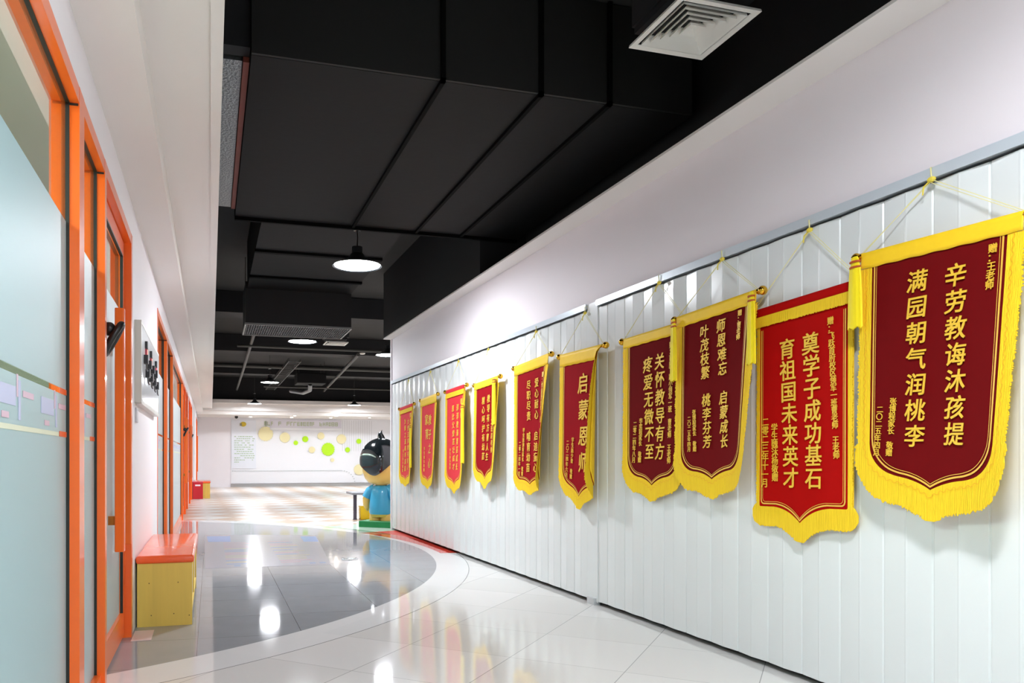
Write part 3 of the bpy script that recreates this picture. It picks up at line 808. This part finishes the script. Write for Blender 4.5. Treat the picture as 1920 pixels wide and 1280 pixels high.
def diffuser(x0, x1, y0, y1, z, label):
    r = empty('air_diffuser', ((x0+x1)/2, (y0+y1)/2, z), label, 'air vent', 'square white air diffusers')
    cx, cy = (x0+x1)/2, (y0+y1)/2; hx, hy = (x1-x0)/2, (y1-y0)/2
    def ring(mb, a0, a1, zz0, zz1):   # square ring from half size a0 (outer, at zz0) to a1 (inner, at zz1)
        P_ = []
        for a, zz in ((a0, zz0), (a1, zz1), (a1-.006, zz1+.004), (a0-.012, zz0+.012), (a0, zz0)):
            P_.append([(cx+sx*hx*a/1.0*1.0, cy+sy*hy*a, zz) for sx, sy in ((-1,-1),(1,-1),(1,1),(-1,1),(-1,-1))])
        mb.grid(P_)
    f = MB(); ring(f, 1.0, .86, z, z+.003); f.build('rim', DIFF, r)
    for k in range(5):
        a = .80-k*.15
        v = MB(); ring(v, a, a-.12, z-.002, z+.034); v.build('louvre', DIFF, r)
    MB().box(cx-.08*hx, cx+.08*hx, cy-.08*hy, cy+.08*hy, z+.02, z+.03).build('centre_plate', DIFF, r)
    d = MB(); d.box(x0+.02, x1-.02, y0+.02, y1-.02, z+.06, z+.09); d.build('throat', BLACK, r)
diffuser(1.964, 2.378, 2.88, 3.315, 3.05, 'square white ceiling air diffuser with nested louvres, near the camera')
r = empty('plenum_box', (2.1, 3.1, 3.055), 'matt black plenum box around the near square air diffuser', 'duct')
p = MB(); p.box(1.975, 2.367, 2.891, 3.304, 3.145, 3.74)
p.build('plenum_body', BLACK, r)
diffuser(2.06, 2.48, 14.1, 14.55, 3.2, 'square white ceiling air diffuser hanging beyond the air unit, beside a pendant lamp')
r = empty('branch_duct', (2.3, 14.9, 3.2), 'black square duct end above the far white diffuser', 'duct')
MB().box(2.05, 2.49, 14.09, 14.56, 3.3, 3.74).build('duct_body', BLACK, r)
# beams and slab ribs
struct(MB().box(.05, 12.4, 17.1, 17.6, 3.38, 3.74), 'beam_near', BLACK)
struct(MB().box(.05, 12.4, 22.4, 22.9, 3.46, 3.74), 'beam_far', BLACK)
struct(MB().box(.05, 12.4, 12.7, 13.2, 3.4, 3.74), 'beam_middle', BLACK)
def pipe(pts, rad, label):
    tag(MB().tube(pts, rad, 10).build('ceiling_pipe', PIPE, smooth=True), label, 'pipe')
pipe([(.755, 14.2, 3.3), (.80, 20, 3.3), (.83, 25.9, 3.3)], .035, 'grey pipe running lengthwise under the black ceiling, on the left side')
pipe([(3.1, 16.4, 3.3), (3.7, 25.9, 3.32)], .04, 'grey pipe running obliquely under the black ceiling, toward the right')
pipe([(1.6, 24.3, 3.28), (12.3, 24.8, 3.3)], .03, 'thin grey pipe crossing the far end of the black ceiling')
pipe([(.06, 19.6, 3.35), (12.3, 19.9, 3.35)], .045, 'grey pipe crossing the middle of the black ceiling')
pipe([(.5, 15.4, 3.25), (12.3, 15.6, 3.25)], .028, 'thin grey pipe crossing the ceiling just behind the far diffuser')
r = empty('cable_tray', (1.5, 20, 3.3), 'dark cable tray with cross rungs under the black ceiling beyond the third lamp', 'cable tray')
t = MB(); t.box(1.75, 1.77, 18, 25.8, 3.3, 3.38); t.box(2.03, 2.05, 18, 25.8, 3.3, 3.38); t.build('rail', PIPE, r)
for k in range(26): MB().box(1.77, 2.03, 18.1+k*.3, 18.14+k*.3, 3.3, 3.32).build('rung', PIPE, r)
r = empty('fan_coil', (2.6, 22, 3.1), 'dark fan coil unit hanging deep in the black ceiling', 'air conditioner')
MB().box(2.3, 3.1, 21.2, 22.0, 3.12, 3.4, bevel=.02).build('casing', DARK, r)
t = MB()
for x, y in ((2.35, 21.25), (3.05, 21.25), (2.35, 21.95), (3.05, 21.95)): t.tube([(x, y, 3.38), (x, y, 3.76)], .006, 6)
t.build('hanger', PIPE, r)
MB().tube([(2.7, 21.6, 3.12), (2.72, 21.8, 2.98), (2.6, 22.4, 2.95), (2.3, 23, 3.05)], .06, 12).build('flexible_hose', FOIL, r, smooth=True)
tag(MB().lathe([(0, -.03), (.05, -.03), (.07, -.015), (.07, 0), (0, 0)], 20, 3.3, 17.0, 3.42).build('smoke_detector', DIFF, smooth=True), 'small white round smoke detector under the black ceiling near the banner wall corner', 'smoke detector')

# ------------------------------------------------------------ far wall decoration
DISC = [(615, 842, 12, 'lime', 'largest lime green scalloped disc on the far white wall'), (572.3, 823, 5.6, 'lime', 'lime green disc left of the largest lime disc, between two cream ones'),
        (554.5, 830, 4.2, 'lime', 'smallest lime green disc, right below the cream disc under the header'), (651.5, 843, 4.6, 'lime', 'lime green disc just right of the largest lime disc'),
        (672.6, 827, 4.6, 'lime', 'lime green disc beside the black-haired statue head'), (498, 813, 13.5, 'beige', 'wide cream disc at the left end under the header board'),
        (534, 820, 9.5, 'beige', 'cream scalloped disc between the wide cream disc and the small lime discs'), (601.6, 817, 6.5, 'beige', 'cream disc directly above the largest lime disc'),
        (640, 823, 9, 'beige', 'cream disc above and right of the largest lime disc'), (584.7, 843, 6, 'beige', 'cream disc left of the largest lime disc'),
        (673.3, 880, 10, 'beige', 'low cream disc behind the chin of the statue'), (623, 862, 3.5, 'beige', 'tiny cream disc below the largest lime disc')]
th = math.atan2(405, 1430)
def farpt(px, py, Y):
    u = (px-800)/1430; v = (858-py)/1430
    t = Y/(math.cos(th)-u*math.sin(th))
    return t*(math.sin(th)+u*math.cos(th)), 1.05+v*t, t
YF = 28.36
struct(MB().box(.70, 12.4, 28.37, 28.4, 0.12, 2.5), 'wall_far_panelling', DECOW)
mb = MB().box(.70, 12.4, 28.33, 28.4, 0, .10)
struct(mb, 'baseboard_far', mat('skirting_shadow_grey', '#A9A8A6', .5))  # skirting whose grey also stands in for the shadow gap at the floor
for px, py, rp, c, lab in DISC:
    x, z, t = farpt(px, py, YF); R_ = rp*t/1430
    n = 18; pts = []
    for k in range(n*6):
        a = 2*PI*k/(n*6); q = R_*(1+.045*math.cos(n*a)); pts.append((q*math.cos(a), q*math.sin(a)))
    mb = MB(); mb.prism(pts, 0, .035)
    M_ = Matrix.Translation((x, YF, z)) @ Matrix.Rotation(PI/2, 4, 'X')
    for v in mb.bm.verts: v.co = M_ @ v.co
    tag(mb.build('wall_disc', LIME if c == 'lime' else BEIGE), lab, 'wall decoration', 'round wall decorations')
r = empty('header_board', (3.3, YF, 2.2), 'long white header board with pale green lettering high on the far wall', 'sign')
x0, z0, _ = farpt(506, 797, YF); x1, z1, _ = farpt(640, 806, YF)
MB().box(x0, x1, YF-.02, YF, z1-.02, z1+.36).build('board', mat('header_lilac', '#E4E2EC', .4), r)
MB().box(x0, x1, YF-.05, YF-.02, z1-.02, z1+.06).build('ledge', DECOW, r)
t = MB(); rs = random.Random(4); x = x0-.2
while x < x1-.15:
    wd = rs.uniform(.06, .11); hh = .14
    zc = z1+.21
    t.box(x, x+.02, YF-.035, YF-.02, zc-hh/2, zc+hh/2)
    if rs.random() < .8: t.box(x+.02, x+wd, YF-.035, YF-.02, zc+hh/2-.025, zc+hh/2)
    if rs.random() < .7: t.box(x+.02, x+wd, YF-.035, YF-.02, zc-.012, zc+.012)
    if rs.random() < .6: t.box(x+.02, x+wd, YF-.035, YF-.02, zc-hh/2, zc-hh/2+.025)
    if rs.random() < .5: t.box(x+wd-.02, x+wd, YF-.035, YF-.02, zc-hh/2, zc+hh/2)
    x += wd+(.03 if rs.random() < .8 else .2)
t.build('lettering', mat('header_green', '#B4C09A', .5), r)
r = empty('notice_board', (1.2, YF, 1.0), 'white notice board with yellow emblem and pale green text lines on the far wall', 'notice board')
x0, zt, _ = farpt(434, 787, YF); x1, zb, _ = farpt(480, 878, YF)
MB().box(x0, x1, YF-.02, YF, zb, zt).build('board', mat('notice_blue_white', '#E9EEF6', .35), r)
x, z, t_ = farpt(456, 795, YF); m = MB(); m.ball((x, YF-.03, z), .11, 16, (1.0, .25, .8)); m.build('emblem', MUSTARD, r, smooth=True)
m = MB(); m.box(x-.12, x-.05, YF-.06, YF-.02, z-.06, z+.03); m.build('emblem_bar', mat('emblem_grey', '#8A8A70', .5), r)
t = MB(); rs = random.Random(9)
for k in range(13):
    _, z, _ = farpt(440, 818+k*4.0, YF); x = x0+.1
    while x < x1-.12:
        wd = rs.uniform(.03, .09)
        if rs.random() < .82 and not (k == 12 and x > x0+.3): t.box(x, x+wd, YF-.024, YF-.02, z-.018, z+.018)
        x += wd+.018
t.build('text_lines', GLETT, r)
r = empty('dotted_rail', (3, YF, .6), 'row of small grey dashes with a curved end low on the far wall', 'wall decoration')
xa, za, _ = farpt(435, 883, YF); xb, _, _ = farpt(640, 883, YF)
n = 70; DASH = mat('dash_grey', '#C4CACA', .6)
for k in range(n):
    x = xa+(xb-xa)*k/n; MB().box(x, x+.03, YF-.01, YF+.012, za-.012, za+.02).build('dash', DASH, r)
for k in range(8):
    a = PI/2*k/8; x = xb+.5*math.sin(a); z = za-.5+.5*math.cos(a); MB().box(x, x+.035, YF-.01, YF+.012, z-.016, z+.016).build('dash', DASH, r)
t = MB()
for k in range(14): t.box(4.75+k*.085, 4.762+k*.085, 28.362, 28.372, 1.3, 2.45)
struct(t, 'trim_4', mat('slat_line_grey', '#D4D6DA', .6))  # grey vertical slat lines on the panelling
for px, py in ((470, 781), (546.7, 782), (552.4, 779), (620, 783), (630.4, 779.5), (693, 783)):
    u = (px-800)/1430; v = (858-py)/1430; t_ = 1.45/v
    x = t_*(math.sin(th)+u*math.cos(th)); y = min(28.1, t_*(math.cos(th)-u*math.sin(th)))
    r = empty('downlight', (x, y, 2.5), 'small round recessed downlight in the lowered white ceiling before the far wall', 'downlight', 'recessed downlights in the lowered ceiling')
    MB().lathe([(0, .0), (.055, 0), (.055, -.006), (0, -.006)], 20, x, y, 2.5).build('lens', DLENS, r)
    MB().lathe([(.055, 0), (.078, 0), (.078, -.008), (.055, -.008), (.055, 0)], 20, x, y, 2.5).build('rim', DIFF, r)
tag(MB().ball((.86, 27.3, 2.47), .06, 14).build('dome_camera', BLKPL, smooth=True), 'small dark dome camera under the lowered ceiling at the far left', 'camera')

# ------------------------------------------------------------ statue, table, bin
fx, fy = .62, .785                      # direction the figure faces (away from the camera)
rotz = math.atan2(-fx, fy)              # local +y = facing direction
ST = (2.52, 11.44, 0)
r = empty('statue', ST, 'glossy statue of a black-haired child in blue shirt on a green base', 'statue')
TM = Matrix.Translation(ST) @ Matrix.Rotation(rotz, 4, 'Z')
def stat(mb, name, m, parent=None, smooth=True):
    for v in mb.bm.verts: v.co = TM @ v.co
    o = mb.build(name, m, parent or r, smooth=smooth)
    if parent is not None: o.matrix_parent_inverse = Matrix.Translation(-Vector(ST))
    return o
stat(MB().box(-.27, .27, -.24, .24, 0, .095, bevel=.008), 'plinth', GREEN, smooth=False)
# body: one continuous lofted figure of legs, trunk and head
body = MB()
for sx in (-1, 1): body.lathe([(0, .095), (.10, .095), (.098, .15), (.09, .24), (0, .26)], 20, sx*.095, 0, 0, 1, 1.1)
body.lathe([(0, .56), (.08, .58), (.09, .64), (.20, .67), (.26, .74), (.295, .84), (.302, .95), (.29, 1.08), (.24, 1.2), (.15, 1.28), (0, 1.31)], 36, 0, .0, 0, 1.0, .93)
for sx in (-1, 1):
    body.tube([(sx*.20, -.02, .52), (sx*.245, -.03, .42), (sx*.25, -.02, .33), (sx*.24, -.01, .27)], [.05, .058, .052, .034], 14)
    for k in range(4): body.tube([(sx*.24, -.04+k*.018, .29), (sx*.238, -.04+k*.019, .255), (sx*.23, -.038+k*.018, .235-.004*(k % 2))], [.012, .011, .006], 8)
    body.tube([(sx*.225, .02, .31), (sx*.21, .035, .28)], [.012, .008], 8)
    body.ball((sx*.30, .03, .86), .06, 14, (.5, 1, 1.1))
body.ball((0, .285, .86), .03, 12)
bo = stat(body, 'body', SKIN)
hr = MB(); rows = []
for i in range(15):
    row = []
    for k in range(49):
        a = 2*PI*k/48
        back = -math.sin(a)                                  # +1 at the back of the head
        sd = abs(math.cos(a))
        end = 1.52+.62*max(0, back)**3*(1-.0*sd) - .35*max(0, -back)**1.5 + .10*max(0, back)
        end -= .0
        p_ = end*i/14
        rad = .325+.012*math.cos(5*a)*math.sin(p_)**2
        row.append((rad*math.sin(p_)*math.cos(a)*1.0, rad*math.sin(p_)*math.sin(a)*.97-.012, 1.0+.355*math.cos(p_)))
    rows.append(row)
hr.grid(rows)
hr.tube([(0, -.0, 1.33), (-.012, .0, 1.38), (-.02, .005, 1.43), (.01, .0, 1.475)], [.06, .052, .032, .006], 14)
bmesh.ops.remove_doubles(hr.bm, verts=hr.bm.verts, dist=1e-4)
stat(hr, 'hair', HAIR)
sh = MB(); sh.lathe([(0, .19), (.18, .19), (.195, .22), (.19, .34), (.175, .46), (.16, .55), (.13, .61), (.09, .635), (0, .64)], 32, 0, 0, 0, 1, .88)
for sx in (-1, 1): sh.tube([(sx*.11, 0, .60), (sx*.19, -.015, .54), (sx*.24, -.028, .44)], [.06, .074, .076], 16)
stat(sh, 'shirt', SHIRT)
st_ = MB(); st_.lathe([(0, .15), (.17, .15), (.18, .19), (.17, .24), (0, .25)], 28, 0, 0, 0, 1, .85)
stat(st_, 'shorts', SHORTS)
for sx in (-1, 1): stat(MB().ball((sx*.10, .262, .90), .035, 14, (1, .5, 1.25)), 'eye', BLKPL)
mo = MB().tube([(-.06, .262, .78), (0, .275, .765), (.06, .262, .78)], .008, 8); stat(mo, 'mouth', REDP)

r = empty('table', (2.9, 12.75, 0), 'low grey table standing behind the statue', 'table')
MB().box(2.26, 3.55, 12.5, 13.1, .435, .47, bevel=.006).build('tabletop', GREY, r)
for x in (2.36, 3.45):
    for y in (12.8,): MB().lathe([(0, 0), (.038, 0), (.038, .012), (.031, .015), (.031, .435), (0, .435)], 16, x, y).build('leg', DGREY, r, smooth=True)
r = empty('storage_bin', (2.53, 12.83, 0), 'small yellow plastic bin on the floor under the grey table', 'bin')
MB().box(2.445, 2.615, 12.75, 12.92, .0, .225, bevel=.014).build('bin_body', YPLAS, r, smooth=True)
MB().box(2.438, 2.622, 12.743, 12.927, .215, .232, bevel=.006).build('bin_rim', YPLAS, r, smooth=True)

# ------------------------------------------------------------ floor decal and socket
r = empty('floor_decal', (.6, 9, 0), 'pale printed play sheet stuck on the grey floor disc', 'floor sticker')
MB().prism([(-.05, 7.53), (1.137, 7.48), (1.373, 10.37), (-.084, 10.86)], .0004, .0012).build('sheet', mat('decal_sheet', '#A9A9B2', .14), r)
q = MB(); q.prism([(-.03, 9.9), (.24, 9.85), (.25, 10.55), (-.05, 10.6)], .0012, .0016); q.prism([(1.12, 9.6), (1.30, 9.56), (1.35, 10.2), (1.15, 10.25)], .0012, .0016)
q.build('blue_patch', mat('decal_blue', '#7FA2DC', .15), r)
PRN = [mat('decal_print_blue', '#90A0C0', .15), mat('decal_print_pink', '#C0A0AC', .15), mat('decal_print_yellow', '#BCB89C', .15)]; rs = random.Random(2)
for k in range(16):
    y = 7.75+k*.13
    for c, x in enumerate((.15, .68)):
        w_ = rs.uniform(.18, .36); MB().box(x, x+w_, y, y+.04, .0012, .0016).build('print_line', PRN[rs.randrange(3)], r)
for x in (.22, .34, .95, 1.05): MB().box(x, x+.06, 7.6, 7.68, .0012, .0016).build('print_square', PRN[0], r)
r = empty('floor_socket', (1.385, 7.82, 0), 'small round metal floor socket cover in the grey floor disc', 'socket')
MB().lathe([(.062, .0003), (.085, .0003), (.083, .005), (.064, .005), (.062, .0003)], 32, 1.385, 7.82).build('ring', STEEL, r, smooth=True)
MB().lathe([(0, .0003), (.06, .0003), (.06, .003), (0, .003)], 32, 1.385, 7.82).build('lid', mat('lid_grey', '#8F9290', .25, .7), r)
for a in (0.3, 2.4, 4.5): MB().ball((1.385+.072*math.cos(a), 7.82+.072*math.sin(a), .006), .008, 10).build('screw', STEEL, r, smooth=True)

# ------------------------------------------------------------ classroom light behind the frosted glass
def area(name, loc, sx, sy, power, rot=(0, 0, 0), colr=(1, 1, 1)):
    L = bpy.data.lights.new(name, 'AREA'); L.shape = 'RECTANGLE'; L.size = sx; L.size_y = sy; L.energy = power; L.color = colr
    o = bpy.data.objects.new(name, L); C.objects.link(o); o.location = loc; o.rotation_euler = rot
    return o
area('classroom_lamp', (-2.3, 1.5, 2.75), 1.2, 3.0, 170)
area('classroom_lamp', (-2.3, 12.0, 2.75), 1.2, 8.0, 220)
area('classroom_lamp', (-2.3, 22.0, 2.75), 1.2, 8.0, 120)
